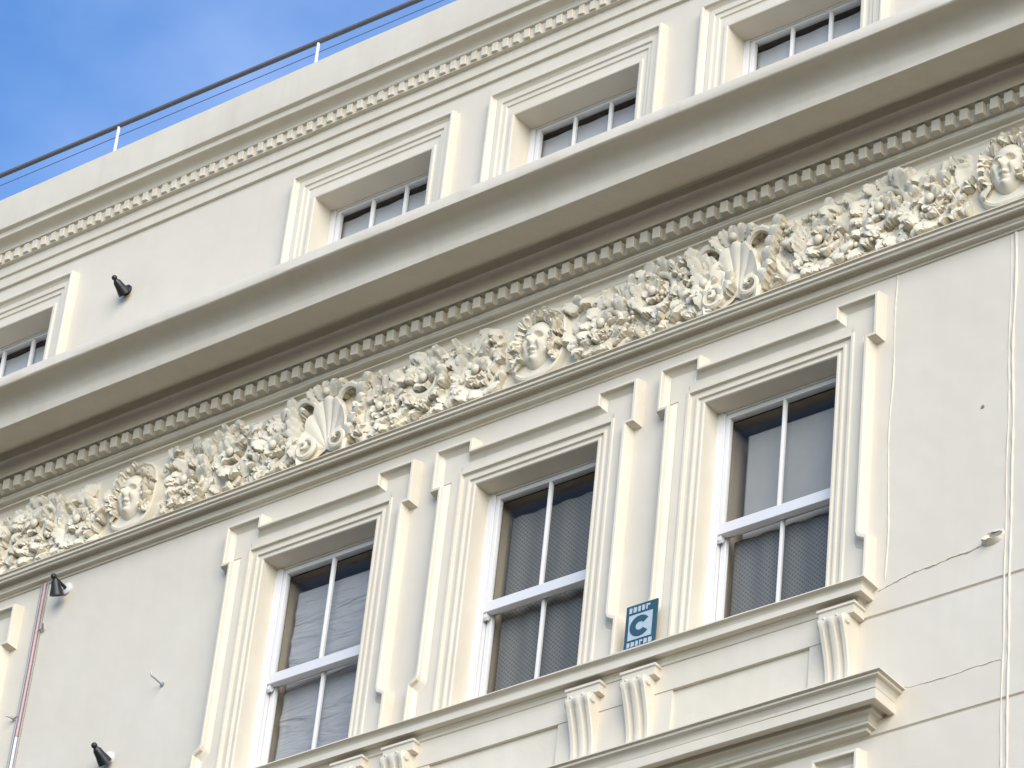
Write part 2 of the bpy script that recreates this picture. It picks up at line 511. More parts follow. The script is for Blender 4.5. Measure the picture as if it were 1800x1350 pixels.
prof = [(-.02, -.700), (.255, -.740), (.268, -.744), (.27, -.753), (.250, -.757), (.249, -.772), (.243, -.776)]
prof += arc((.241, -.777), (.208, -.826), 'b', 4) + [(.204, -.830), (.208, -.838), (.206, -.898), (.198, -.903), (.168, -.902), (.164, -.884), (.135, -.884), (.130, -.906)]
prof += arc((.126, -.908), (.086, -.945), 'b', 4) + [(.082, -.948), (.080, -.966), (.055, -.970), (.050, -.990), (-.02, -.994)]
ledge = part(moulding('ledge_cornice', prof, -1.978 - (2.765 - 1.684) + .27, 2.765 - .27, 'trim', None, ret_l=True, ret_r=True, amp=.0035))
ledge['label'] = 'small projecting cornice below the consoles'

# consoles with a moulded block above each
def console_mesh():
    mbc = MB()
    hw = .092
    # block
    pr = [(.118, -.118), (.118, -.134), (.108, -.140), (.106, -.176), (.112, -.182), (.112, -.196), (.10, -.202)]
    w = .125
    for (pa, za), (pb, zb) in zip(pr[:-1], pr[1:]):
        ea, eb = w + (pa - .11), w + (pb - .11)
        mbc.add([(-ea, -pa, za), (ea, -pa, za), (eb, -pb, zb), (-eb, -pb, zb)], [(0, 3, 2, 1)])
        mbc.add([(ea, -pa, za), (ea, 0, za), (eb, 0, zb), (eb, -pb, zb)], [(0, 3, 2, 1)])
        mbc.add([(-ea, -pa, za), (-ea, 0, za), (-eb, 0, zb), (-eb, -pb, zb)], [(0, 1, 2, 3)])
    mbc.add([(-w, -.10, -.202), (w, -.10, -.202), (w, 0, -.202), (-w, 0, -.202)], [(0, 1, 2, 3)])
    # scroll body: side profile
    prof = []
    for t in np.linspace(0, 1, 22):
        if t < .22:      # rounded volute head
            a = math.pi * (.5 - t / .22 * .62)
            prof.append((.128 + .04 * math.cos(a), -.243 + .041 * math.sin(a)))
        else:
            s = (t - .22) / .78
            prof.append((.066 + .094 * max(0, 1 - s / .82) ** 1.7 + .016 * math.exp(-((s - .9) / .16) ** 2), -.262 - .45 * s))
    xsn = [-1, -.92, -.80, -.66, -.60, -.44, -.26, -.20, 0, .20, .26, .44, .60, .66, .80, .92, 1]
    gr = [-.007, 0, 0, 0, -.016, -.021, -.016, 0, .004, 0, -.016, -.021, -.016, 0, 0, 0, -.007]
    base = len(mbc.v); nx = len(xsn)
    for k, (p, z) in enumerate(prof):
        fl = min(1, max(0, (k - 3) / 5))
        for xk, gk in zip(xsn, gr):
            mbc.v.append((xk * hw * (1 - .08 * k / 21), -(p + gk * (fl if abs(gk) > .01 else 1)), z))
    for k in range(len(prof) - 1):
        for i in range(nx - 1):
            a = base + k * nx + i
            mbc.f.append((a, a + nx, a + nx + 1, a + 1))
    for side in (0, nx - 1):
        b2 = len(mbc.v)
        for k, (p, z) in enumerate(prof):
            v = mbc.v[base + k * nx + side]
            mbc.v.append((v[0], 0, v[2]))
        for k in range(len(prof) - 1):
            a = base + k * nx + side
            f = (a, b2 + k, b2 + k + 1, a + nx)
            mbc.f.append(f)
    # side volute discs and little bosses on the head
    for sx in (-1, 1):
        mbc.tube([(sx * hw * .98, -.126, -.246), (sx * (hw + .010), -.126, -.246)], [.030, .022], seg=14)
        mbc.ball((sx * .045, -.163, -.222), .010)
    return mbc
cm = console_mesh()
first = None
for cx in [-1.375, -.955, .495, .91, 2.335]:
    if first is None:
        o = cm.build('console', 'trim', smooth=40); first = o
    else:
        o = bpy.data.objects.new('console', first.data); COL.objects.link(o)
    o.location = (cx, 0, 0)
    part(o)
    o.location = (cx, 0, 0)

# ------------------------------------------------------------------ windows
def ring_loft(mb, rings, close_back=None):
    """rings: list of point lists (x, p, z), open at the bottom"""
    n = len(rings[0]); base = len(mb.v)
    for r in rings:
        for (x, p, z) in r: mb.v.append((x, -p, z))
    for i in range(len(rings) - 1):
        for k in range(n - 1):
            a = base + i * n + k
            mb.f.append((a, a + 1, a + n + 1, a + n))
    for i in range(len(rings) - 1):       # the cut feet
        pass

def eared(d, p, W=.76, e=.065, xs_=.51, zb=.0, zf=.345, zeb=1.812, zet=2.142, zat=2.052):
    W_ = W - d
    r = [(W_ + e, zb), (W_ + e, zf - d), (W_ + .012, zf - d + .03), (W_, zf - d + .062), (W_, zeb + d), (W_ + e, zeb + d), (W_ + e, zet - d), (xs_ + d, zet - d), (xs_ + d, zat - d)]
    pts = r + [(-x, z) for x, z in reversed(r)]
    return [(x, p, z) for x, z in pts]

def plainrect(h, zt, p, like, zb=.0):
    out = []
    for (x, _, z) in like:
        s = 1 if x > 0 else -1
        ax = abs(x)
        if z >= zt or (z > zt - .35 and ax < h): 
            pass
        out.append((s, ax, z))
    n = len(out) // 2
    r = []
    for k, (s, ax, z) in enumerate(out[:n]):
        if k == 6: r.append((h, zt))
        elif k >= 7: r.append((min(ax, h - .02), zt))
        else: r.append((h, min(z, zt - .01) if k else zb))
    pts = r + [(-x, z) for x, z in reversed(r)]
    return [(x, p, z) for x, z in pts]

def architrave_mesh():
    mb = MB()
    R_ = [eared(-.016, -.005), eared(-.012, .010), eared(-.004, .072), eared(.002, .082), eared(.018, .084), eared(.023, .078), eared(.026, .054),
          eared(.032, .048), eared(.045, .037), eared(.056, .026), eared(.062, .024), eared(.064, .030), eared(.110, .030)]
    last = R_[-1]
    ins = [plainrect(.632, 1.927, .030, last), plainrect(.628, 1.923, .038, last), plainrect(.608, 1.904, .038, last), plainrect(.604, 1.900, .016, last), plainrect(.566, 1.866, .016, last), plainrect(.563, 1.863, .026, last),
           plainrect(.546, 1.848, .026, last), plainrect(.542, 1.844, .010, last), plainrect(.520, 1.826, .010, last), plainrect(.517, 1.823, .018, last), plainrect(.501, 1.810, .018, last), plainrect(.496, 1.804, .010, last), plainrect(.494, 1.802, -.15, last)]
    ring_loft(mb, R_ + ins)
    return mb

arch_data = None
pane_cache = {}
def child_of(o, parent):
    o.parent = parent
    return o

def box_obj(name, boxes, mat, parent, bevel=.004):
    mb = MB()
    for b in boxes: mb.box(*b)
    o = mb.build(name, mat, parent, fix=False)
    if bevel:
        md = o.modifiers.new('bevel', 'BEVEL'); md.width = bevel; md.segments = 2; md.limit_method = 'ANGLE'
        auto_smooth(o, 40)
    return o

def shaped_bar(name, x, z0, z1, w, p0, p1, mat, parent):
    """glazing bar with chamfered nose"""
    mb = MB()
    pr = [(-w / 2, p0), (-w / 2, p0 + (p1 - p0) * .55), (-w / 5, p1), (w / 5, p1), (w / 2, p0 + (p1 - p0) * .55), (w / 2, p0)]
    n = len(pr)
    vs_ = [(x + a, -b, z0) for a, b in pr] + [(x + a, -b, z1) for a, b in pr]
    fs = [(k, k + 1, k + 1 + n, k + n) for k in range(n - 1)] + [(n - 1, 0, n, 2 * n - 1), tuple(range(n)), tuple(range(2 * n - 1, n - 1, -1))]
    mb.add(vs_, fs)
    return mb.build(name, mat, parent)

def pane(x0, x1, p, z0, z1, parent):
    t = random.uniform(-.004, .004); t2 = random.uniform(-.003, .003)
    mb = MB()
    vs_ = []
    for dp in (0, -.004):
        vs_ += [(x0, -(p + dp - t), z0), (x1, -(p + dp + t), z0), (x1, -(p + dp + t + t2), z1), (x0, -(p + dp - t + t2), z1)]
    mb.add(vs_[:4], [(0, 1, 2, 3)])
    return mb.build('pane', 'glass', parent, fix=False)

def make_window(c, dz, label=None):
    global arch_data
    root = box_obj('sash_window', [(-.497, -.452, -.235, -.128, .03, 1.802), (.452, .497, -.235, -.128, .03, 1.802), (-.452, .452, -.235, -.136, 1.788, 1.802),
                                   (-.452, -.436, -.140, -.128, .03, 1.79), (.436, .452, -.140, -.128, .03, 1.79), 
                                   (-.497, .497, -.235, -.10, .0, .045)], 'white', None, bevel=.003)
    root.location = (c, 0, dz)
    part(root); root.location = (c, 0, dz)
    if label: root['label'] = label
    if arch_data is None:
        mb = architrave_mesh()
        a = mb.build('architrave', 'trim', root, fix=False)
        import bmesh
        bm = bmesh.new(); bm.from_mesh(a.data)
        bmesh.ops.remove_doubles(bm, verts=bm.verts, dist=1e-5)
        bmesh.ops.recalc_face_normals(bm, faces=bm.faces)
        bm.to_mesh(a.data); bm.free()
        auto_smooth(a, 30)
        arch_data = a.data
    else:
        a = bpy.data.objects.new('architrave', arch_data); COL.objects.link(a); a.parent = root
    bv = a.modifiers.new('bevel', 'BEVEL'); bv.width = .0045; bv.segments = 2; bv.limit_method = 'ANGLE'; bv.angle_limit = RAD(35)
    # sashes: upper one outside, lower one behind it
    zm0, zm1 = .872, .950
    us = box_obj('upper_sash', [(-.448, -.408, -.182, -.142, zm0 + .0, 1.786), (.408, .448, -.182, -.142, zm0, 1.786), (-.408, .408, -.182, -.142, 1.752, 1.786),
                                (-.446, .446, -.186, -.133, zm0, zm1)], 'white', root, bevel=.004)
    for s in (-1, 1):     # sash horns under the meeting rail
        x = s * .432; hb = MB()
        prh = [(0, 0), (.0, -.02), (.008, -.034), (.016, -.044), (.028, -.046), (.038, -.03), (.040, 0)]
        k = len(prh)
        vs_ = [(x - .020, -(-.182 + a * 1.0), zm0 + b) for a, b in prh] + [(x + .020, -(-.182 + a), zm0 + b) for a, b in prh]
        hb.add(vs_, [tuple(range(k)), tuple(range(2 * k - 1, k - 1, -1))] + [(i, (i + 1) % k, (i + 1) % k + k, i + k) for i in range(k)])
        hb.build('sash_horn', 'white', root)
    ls = box_obj('lower_sash', [(-.448, -.408, -.226, -.190, .04, zm1 - .005), (.408, .448, -.226, -.190, .04, zm1 - .005), (-.408, .408, -.226, -.190, .04, .12),
                                (-.408, .408, -.228, -.192, zm0 + .02, zm1 - .008)], 'white', root, bevel=.004)
    shaped_bar('glazing_bar', 0, zm1, 1.755, .020, -.176, -.142, 'white', root)
    shaped_bar('glazing_bar', 0, .12, zm0 + .02, .020, -.222, -.190, 'white', root)
    for sx in (-1, 1):
        xa, xb = (-.408, -.012) if sx < 0 else (.012, .408)
        pane(xa, xb, -.166, zm1, 1.756, root)
        pane(xa, xb, -.212, .12, zm0 + .02, root)
    # inner lining and dark room behind
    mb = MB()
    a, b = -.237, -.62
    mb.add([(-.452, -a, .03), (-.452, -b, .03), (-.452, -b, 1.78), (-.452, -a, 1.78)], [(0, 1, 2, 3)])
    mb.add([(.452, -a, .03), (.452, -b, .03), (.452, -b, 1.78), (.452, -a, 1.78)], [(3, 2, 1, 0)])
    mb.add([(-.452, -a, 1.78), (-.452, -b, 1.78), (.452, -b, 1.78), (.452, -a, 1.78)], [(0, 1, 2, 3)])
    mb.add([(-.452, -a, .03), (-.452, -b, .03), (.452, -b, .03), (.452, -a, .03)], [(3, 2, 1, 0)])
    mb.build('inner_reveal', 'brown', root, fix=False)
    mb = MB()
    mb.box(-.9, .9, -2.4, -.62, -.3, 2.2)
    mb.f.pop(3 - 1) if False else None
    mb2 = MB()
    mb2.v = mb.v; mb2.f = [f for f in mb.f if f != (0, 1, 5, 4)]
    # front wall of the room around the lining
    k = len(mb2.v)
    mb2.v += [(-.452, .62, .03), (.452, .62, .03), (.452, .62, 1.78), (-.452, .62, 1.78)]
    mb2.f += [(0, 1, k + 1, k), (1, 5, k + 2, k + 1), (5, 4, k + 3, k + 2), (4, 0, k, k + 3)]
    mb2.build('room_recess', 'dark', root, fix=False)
    return root

wlab = [None, 'left of the three tall windows, pale creased curtain inside', 'middle tall window with a grey net inside', 'right tall window with a pale blind above a net']
wins = []
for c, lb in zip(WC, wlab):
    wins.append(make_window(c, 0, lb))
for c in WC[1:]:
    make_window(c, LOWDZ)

def wavy_curtain(name, c, p, x0, x1, z0, z1, mat, amp, fn, label, nx=60, nz=50):
    mb = MB()
    for j in range(nz + 1):
        z = z0 + (z1 - z0) * j / nz
        for i in range(nx + 1):
            x = x0 + (x1 - x0) * i / nx
            mb.v.append((x, -amp * fn(x, z), z))
    for j in range(nz):
        for i in range(nx):
            a = j * (nx + 1) + i
            mb.f.append((a, a + 1, a + nx + 2, a + nx + 1))
    o = mb.build(name, mat, None, fix=False)
    for q in o.data.polygons: q.use_smooth = True
    sd = o.modifiers.new('thick', 'SOLIDIFY'); sd.thickness = .004
    o.location = (c, -p, 0)
    tag(o, label, 'curtain')
    return o

def creases(x, z):
    v = 0
    for k, (z0, sl, cv, w, a) in enumerate([(.25, .15, .2, .03, 1), (.46, .25, -.25, .025, .8), (.66, .10, .3, .03, 1), (.90, .22, .25, .02, .7), (1.12, .12, .35, .03, 1), (1.30, .2, .2, .02, .8), (1.45, .1, .4, .025, .9)]):
        d = z - (z0 + sl * x + cv * x * x + .02 * math.sin(9 * x + k))
        v += a * math.exp(-(d / w) ** 2)
    return v + .6 * mnoise.noise(Vector((x * 3, z * 5, 2)))
wavy_curtain('sheer_curtain', WC[1], -.275, -.40, .448, .06, 1.66, 'sheer', .012, creases, 'pale creased sheer curtain behind the glass of the left tall window')
pleat = lambda x, z: math.sin(x * 34 + .5 * math.sin(z * 2)) + .4 * mnoise.noise(Vector((x * 6, z, 4)))
wavy_curtain('net_curtain', WC[2], -.275, -.40, .448, .06, 1.665, 'mesh', .006, pleat, 'grey lattice net behind the glass of the middle tall window')
wavy_curtain('net_curtain', WC[3], -.265, -.40, .448, .06, .88, 'mesh2', .006, pleat, 'grey lattice net behind the lower sash of the right window')
wavy_curtain('roller_blind', WC[3], -.285, -.36, .448, .84, 1.68, 'blind', .003, lambda x, z: mnoise.noise(Vector((x * 2, z * 2, 1))), 'pale roller blind behind the upper sash of the right window')['category'] = 'blind'

# attic windows
def attic_arch():
    mb = MB()
    def rc(h, zt, p, zb=3.72): return [(h, p, zb), (h, p, zt), (-h, p, zt), (-h, p, zb)]
    rings = [rc(.760, 5.203, -.005), rc(.757, 5.200, .012), rc(.750, 5.194, .060), rc(.745, 5.189, .066), rc(.728, 5.172, .067), rc(.724, 5.168, .060), rc(.721, 5.165, .042), rc(.708, 5.152, .034), rc(.696, 5.140, .026), rc(.692, 5.136, .032),
             rc(.652, 5.096, .032), rc(.650, 5.092, .018), rc(.615, 5.058, .018), rc(.611, 5.053, .005), rc(.575, 4.985, .005), rc(.572, 4.982, .016), rc(.548, 4.963, .016), rc(.540, 4.955, .012), rc(.536, 4.951, -.19)]
    ring_loft(mb, rings)
    return mb
attic_data = None
al = ['attic window at the far left, cut by the photo edge', 'attic window above the left tall window', 'attic window above the middle tall window', 'attic window at the right, above the right tall window']
for c, lb in zip(AC, al):
    root = box_obj('attic_window', [(-.537, -.492, -.26, -.172, 3.80, 4.95), (.492, .537, -.26, -.172, 3.80, 4.95), (-.492, .492, -.26, -.178, 4.938, 4.95), (-.537, .537, -.26, -.15, 3.77, 3.82)], 'white', None, bevel=.003)
    part(root); root.location = (c, 0, 0); root['label'] = lb
    if attic_data is None:
        a = attic_arch().build('architrave', 'trim', root); attic_data = a.data; auto_smooth(a, 30)
    else:
        a = bpy.data.objects.new('architrave', attic_data); COL.objects.link(a); a.parent = root
    bv = a.modifiers.new('bevel', 'BEVEL'); bv.width = .004; bv.segments = 2; bv.limit_method = 'ANGLE'; bv.angle_limit = RAD(35)
    box_obj('sash', [(-.49, -.455, -.225, -.185, 3.82, 4.936), (.455, .49, -.225, -.185, 3.82, 4.936), (-.455, .455, -.225, -.185, 4.916, 4.936), (-.455, .455, -.225, -.185, 4.33, 4.37)], 'white', root)
    for bx in (-.155, .155):
        shaped_bar('glazing_bar', bx, 4.37, 4.917, .022, -.218, -.185, 'white', root)
        shaped_bar('glazing_bar', bx, 3.82, 4.33, .026, -.218, -.185, 'white', root)
    for xa, xb in ((-.455, -.168), (-.142, .142), (.168, .455)):
        pane(xa, xb, -.205, 4.37, 4.917, root)
        pane(xa, xb, -.205, 3.82, 4.33, root)
    mb = MB()
    mb.box(-.492, .492, -1.6, -.262, 3.80, 4.937)
    mb.f = [f for f in mb.f if f != (0, 1, 5, 4)]
    mb.build('inner_reveal', 'dark', root, fix=False)
for c, lb in zip(AC, ['far left attic window', 'attic window above the left tall window', 'attic window above the middle tall window', 'rightmost attic window']):
    wavy_curtain('attic_blind', c, -.262, -.49, .49, 3.83, 4.885, 'atticblind', .004, lambda x, z: math.sin(x * 20), 'blue grey blind behind the glass of the ' + lb, nx=24, nz=4)['category'] = 'blind'

# ------------------------------------------------------------------ frieze carving
def leaf(mb, x, z, ang, length, width, p0, lift, bend, lobes=4, nt=11, ns=6, rr=random):
    """a lobed acanthus leaf in relief, its edge closed back to the board"""
    base = len(mb.v)
    cx, cz = x, z; da = bend / nt
    a = ang; st = length / nt
    side = []
    ph = rr.uniform(0, 1)
    for i in range(nt + 1):
        t = i / nt
        w = width * (math.sin(math.pi * min(1, .08 + t * .92)) ** .6) * (1.05 - .5 * t)
        lob = abs(math.sin(math.pi * (t * lobes + ph)))
        w *= .62 + .48 * lob
        pc = p0 + lift * (math.sin(t * math.pi * .62) ** 1.2)
        if t > .8: pc -= lift * .5 * ((t - .8) / .2) ** 2
        nx_, nz_ = -math.sin(a), math.cos(a)
        for k in range(ns + 1):
            s = -1 + 2 * k / ns
            rib = .5 + .5 * math.cos(s * math.pi * 2.2)
            p = pc - .30 * w * s * s * (.6 + .8 * lob) - .012 * (1 - abs(s)) * 0 + .010 * rib - (.014 if k == ns // 2 else 0)
            p = max(p, .034)
            mb.v.append((cx + nx_ * w * s, -p, cz + nz_ * w * s))
        a += da
        cx += math.cos(a) * st; cz += math.sin(a) * st
    m = ns + 1
    for i in range(nt):
        for k in range(ns):
            q = base + i * m + k
            mb.f.append((q, q + 1, q + m + 1, q + m))
    rim = [base + k for k in range(m)] + [base + i * m + ns for i in range(1, nt + 1)] + [base + nt * m + k for k in range(ns - 1, -1, -1)] + [base + i * m for i in range(nt - 1, 0, -1)]
    b2 = len(mb.v)
    ccx = sum(mb.v[r][0] for r in rim) / len(rim); ccz = sum(mb.v[r][2] for r in rim) / len(rim)
    for r in rim:
        v = mb.v[r]; mb.v.append((v[0] + (ccx - v[0]) * .18, -.024, v[2] + (ccz - v[2]) * .18))
    L = len(rim)
    for k in range(L):
        mb.f.append((rim[k], rim[(k + 1) % L], b2 + (k + 1) % L, b2 + k))

def spiral(mb, cx, cz, R, a0, sgn, turns, rt, p0, p1, n=30):
    pts = []; rads = []; ang = []
    for i in range(n + 1):
        t = i / n
        a = a0 + sgn * turns * 2 * math.pi * t
        r = R * (1 - t) ** .8 * .82 + R * .18 * (1 - t * .4)
        pts.append((cx + r * math.cos(a), -(p0 + (p1 - p0) * t), cz + r * math.sin(a)))
        rads.append(rt * (1 - .45 * t)); ang.append(a)
    mb.tube(pts, rads, seg=7)
    return pts, ang

ZM = 2.735
def clampz(z, m=.24): return max(ZM - m, min(ZM + m, z))
def acanthus(x0, dirn, seed, span=1.36):
    rr = random.Random(seed)
    mb = MB()
    # carved ground: a low field of flowing ridges between the leaves
    nxg, nzg = int(span / .011), 52
    bg = len(mb.v)
    for j in range(nzg + 1):
        zz = -.285 + .57 * j / nzg
        for i in range(nxg + 1):
            ss = span * i / nxg
            q = Vector((ss * 4.2, zz * 4.2, seed * 1.7))
            wx, wz = mnoise.noise(q), mnoise.noise(q + Vector((5.2, 1.3, 0)))
            ang_ = 5 * mnoise.noise(Vector((ss * 3 + wx, zz * 3 + wz, seed)))
            rd = math.sin(38 * (ss * math.cos(ang_) + zz * math.sin(ang_)) + 5 * wx) 
            big = mnoise.noise(Vector((ss * 9 + wx, zz * 9 + wz, seed + 9)))
            e_ = min(1, min(i, nxg - i) / 4, min(j, nzg - j) / 3)
            hgt = .026 + e_ * max(0, .018 + .018 * rd + .045 * big)
            mb.v.append((x0 + dirn * ss, -hgt, ZM + zz))
    for j in range(nzg):
        for i in range(nxg):
            a_ = bg + j * (nxg + 1) + i
            mb.f.append((a_, a_ + 1, a_ + nxg + 2, a_ + nxg + 1))
    centres = [(.24, -.05, .185, 1), (.66, .045, .19, -1), (1.07, -.045, .185, 1)]
    for k, (s, dz, R, sg) in enumerate(centres):
        s += rr.uniform(-.03, .03)
        cx, cz = x0 + dirn * s, ZM + dz + rr.uniform(-.015, .015)
        sgn = sg * dirn
        a0 = rr.uniform(-.4, .4) + (math.pi if dirn > 0 else 0)
        pts, ang = spiral(mb, cx, cz, R, a0, sgn, 1.45, .034, .052, .085)
        # rosette at the eye
        mb.ball((cx, -.125, cz), .034, 1, .8, 1)
        for q in range(6):
            a = q * math.pi / 3 + rr.uniform(-.2, .2)
            leaf(mb, cx + .02 * math.cos(a), cz + .02 * math.sin(a), a, .075, .034, .085, .045, rr.uniform(-.4, .4), lobes=2, nt=6, ns=4, rr=rr)
        # leaves off the outside of the stem
        for q in range(0, 27):
            px, py, pz = pts[min(q, len(pts) - 1)]
            a = ang[q] + sgn * rr.uniform(.35, 1.0)
            ln = rr.uniform(.075, .155) * (1 - q * .010)
            leaf(mb, px, clampz(pz, .225), a, ln, ln * rr.uniform(.36, .5), rr.uniform(.052, .085), rr.uniform(.03, .08), sgn * rr.uniform(-.3, 1.5), lobes=rr.choice((4, 5, 6)), nt=11, ns=6, rr=rr)
    # big turned-over leaves and fillers
    for q in range(58):
        s = span * (q + rr.random()) / 58
        top = rr.random() < .5
        z = ZM + (rr.uniform(.06, .22) if top else -rr.uniform(.06, .23))
        a = (rr.uniform(.15, 1.1) if top else -rr.uniform(.15, 1.1))
        if dirn < 0: a = math.pi - a
        if rr.random() < .4: a += math.pi * .8
        ln = rr.uniform(.07, .15)
        leaf(mb, x0 + dirn * s, z, a, ln, ln * rr.uniform(.32, .48), rr.uniform(.04, .075), rr.uniform(.03, .09), rr.uniform(-1.8, 1.8), lobes=rr.choice((4, 5)), nt=11, ns=6, rr=rr)
    for q in range(7):
        s = span * rr.random(); z = ZM + rr.uniform(-.22, .22)
        bx, bz = x0 + dirn * s, z
        for w in range(rr.randint(3, 6)):
            mb.ball((bx + rr.uniform(-.035, .035), -rr.uniform(.06, .11), bz + rr.uniform(-.03, .03)), rr.uniform(.013, .022), nu=6, nv=4)
    lim = []
    mb.v = [(v[0], v[1] if v[1] > -.05 else -.05 + (v[1] + .05) * .88, v[2]) for v in mb.v]
    for v in mb.v:      # keep the carving inside the band
        z = v[2]
        if z > ZM + .285: z = ZM + .285 + (z - ZM - .285) * .2
        if z < ZM - .285: z = ZM - .285 + (z - ZM + .285) * .2
        lim.append((v[0], v[1], z))
    mb.v = lim
    o = mb.build('acanthus_scroll', 'frieze', frieze, fix=True, smooth=85)
    return o

def mask(cx, seed):
    rr = random.Random(seed)
    # shield behind the face
    mb = MB()
    n = 40; ctr = len(mb.v)
    outline = []
    for i in range(n):
        a = 2 * math.pi * i / n
        ex = abs(math.cos(a)) ** .75 * (1 if math.cos(a) > 0 else -1) * .225
        ez = abs(math.sin(a)) ** .75 * (1 if math.sin(a) > 0 else -1) * .272
        outline.append((ex, ez))
    for sc, p in ((1.06, .028), (1.0, .075), (.94, .082), (.90, .070), (.4, .062)):
        for ex, ez in outline: mb.v.append((ex * sc, -p, ez * sc))
    for r in range(4):
        for i in range(n):
            a = r * n + i; b = r * n + (i + 1) % n
            mb.f.append((a, b, b + n, a + n))
    mb.f.append(tuple(4 * n + i for i in range(n)))
    pl = mb.build('plaque', 'frieze', frieze, smooth=40); pl.location = (cx, 0, ZM)
    mb = MB()
    nr, na = 26, 48
    A, B, D = .138, .195, .095
    def feat(u, v):
        gs = lambda x, y, sx, sy: math.exp(-((u - x) / sx) ** 2 - ((v - y) / sy) ** 2)
        f = 0
        for s in (-1, 1):
            f -= .062 * gs(s * .34, .13, .17, .10)
            f += .020 * gs(s * .36, .13, .10, .055)
            f += .022 * gs(s * .36, .27, .22, .06)
            f += .026 * gs(s * .46, -.16, .20, .18)
            f -= .012 * gs(s * .30, -.36, .08, .16)
        f += .050 * gs(0, -.02, .105, .17) + .020 * gs(0, -.12, .17, .07)
        f += .020 * gs(0, -.36, .22, .05) + .022 * gs(0, -.50, .17, .05) - .032 * gs(0, -.43, .24, .028)
        f += .030 * gs(0, -.72, .20, .12) - .012 * gs(0, -.60, .2, .04)
        f += .016 * gs(0, .5, .5, .2)
        return f
    for i in range(nr + 1):
        r = i / nr
        for k in range(na):
            a = 2 * math.pi * k / na
            u, v = r * math.cos(a), r * math.sin(a)
            wid = 1 - .20 * max(0, -v) ** 1.5
            p = .050 + D * (max(0, 1 - r ** 2.6)) ** .55 + feat(u, v) * (1 - r ** 6)
            mb.v.append((u * A * wid, -p, v * B - .01))
    for i in range(nr):
        for k in range(na):
            a = i * na + k; b = i * na + (k + 1) % na
            mb.f.append((a, b, b + na, a + na))
    face = mb.build('face_mask', 'frieze', frieze, smooth=60); face.location = (cx, 0, ZM)
    mb = MB()
    for i in range(54):          # locks of hair round the head
        a = math.pi * (-.18 + 1.36 * (i % 27) / 26) + rr.uniform(-.05, .05)
        ring = .92 if i < 27 else 1.14
        x = A * ring * math.cos(a); z = B * ring * .98 * math.sin(a) - .005
        leaf(mb, x, z, a + rr.uniform(-.9, .9), rr.uniform(.055, .085), rr.uniform(.018, .026), .10 if ring < 1 else .075, rr.uniform(.03, .06), rr.choice((-1, 1)) * rr.uniform(.8, 2.4), lobes=1, nt=8, ns=4, rr=rr)
    for s in (-1, 1):
        for j in range(3):
            pts = [(s * (A * 1.02 + .02 * math.sin(q * 1.3 + j) + .012 * j), -(.10 - .01 * j), -.02 - .028 * q) for q in range(7)]
            mb.tube(pts, [.018 - .0012 * q for q in range(7)], seg=6)
    hair = mb.build('mask_hair', 'frieze', frieze, smooth=60); hair.location = (cx, 0, ZM)

def shell(cx, seed):
    mb = MB()
    na, nr = 72, 14
    ribs = 9
    for j in range(nr + 1):
        r = j / nr
        for i in range(na + 1):
            a = math.pi * (-.12 + 1.24 * i / na)
            ph = (i / na * ribs)
            rib = abs(math.sin(math.pi * ph))
            R = .235 * (r * (1 + .05 * rib * r))
            dish = .05 + .062 * r ** 2.2 + .020 * rib * r - (.030 * max(0, r - .93) / .07 if r > .93 else 0)
            mb.v.append((R * math.cos(a) * .92, -dish, -.20 + R * math.sin(a) * 1.72 + .006 * mnoise.noise(Vector((a * 9, r * 9, seed)))))
    m = na + 1
    for j in range(nr):
        for i in range(na):
            a = j * m + i
            mb.f.append((a, a + m, a + m + 1, a + 1))
    b2 = len(mb.v)
    for i in range(m):
        v = mb.v[nr * m + i]; mb.v.append((v[0] * .93, -.024, -.19 + (v[2] + .19) * .93))
    for i in range(na):
        mb.f.append((nr * m + i, b2 + i, b2 + i + 1, nr * m + i + 1))
    o = mb.build('shell', 'frieze', frieze, smooth=50); o.location = (cx, 0, ZM)
    rr = random.Random(seed)
    for s in (-1, 1):            # volutes and hooded leaves hugging the shell
        mb = MB()
        spiral(mb, s * .15, -.19, .085, math.pi / 2, s, 1.5, .024, .09, .14, n=22)
        for k in range(6):
            leaf(mb, s * (.17 + .025 * k), -.22 + .075 * k, (math.pi / 2 - s * (1.0 - .12 * k)), .15, .06, .06, .08, s * rr.uniform(-.6, .6), lobes=4, rr=rr)
        n = 14                   # a hood of leaf rolled over at the top
        pts = [(s * .20 + .115 * math.cos(math.pi * (.08 + .9 * q / n)), -(.075 + .04 * math.sin(math.pi * q / n)), .075 + .15 * math.sin(math.pi * (.08 + .9 * q / n))) for q in range(n + 1)]
        mb.tube(pts, [.014 + .012 * math.sin(math.pi * q / n) for q in range(n + 1)], seg=7)
        for q in range(2, n, 2):
            x, y, z = pts[q]; a = math.atan2(z - .075, x - s * .20)
            leaf(mb, x, z, a, .06, .032, .07, .03, rr.uniform(-.5, .5), lobes=3, nt=6, ns=4, rr=rr)
        o2 = mb.build('shell_volute', 'frieze', frieze, smooth=50); o2.location = (cx, 0, ZM)
    mb = MB()
    for k in range(5):
        leaf(mb, -.08 + .04 * k, .20, math.pi / 2 + (2 - k) * .45, .12, .05, .10, .06, rr.uniform(-.4, .4), lobes=4, nt=9, ns=6, rr=rr)
    mb.ball((0, -.13, .235), .030, 1, .8, 1, nu=10, nv=8)
    o2 = mb.build('shell_crest', 'frieze', frieze, smooth=50); o2.location = (cx, 0, ZM)

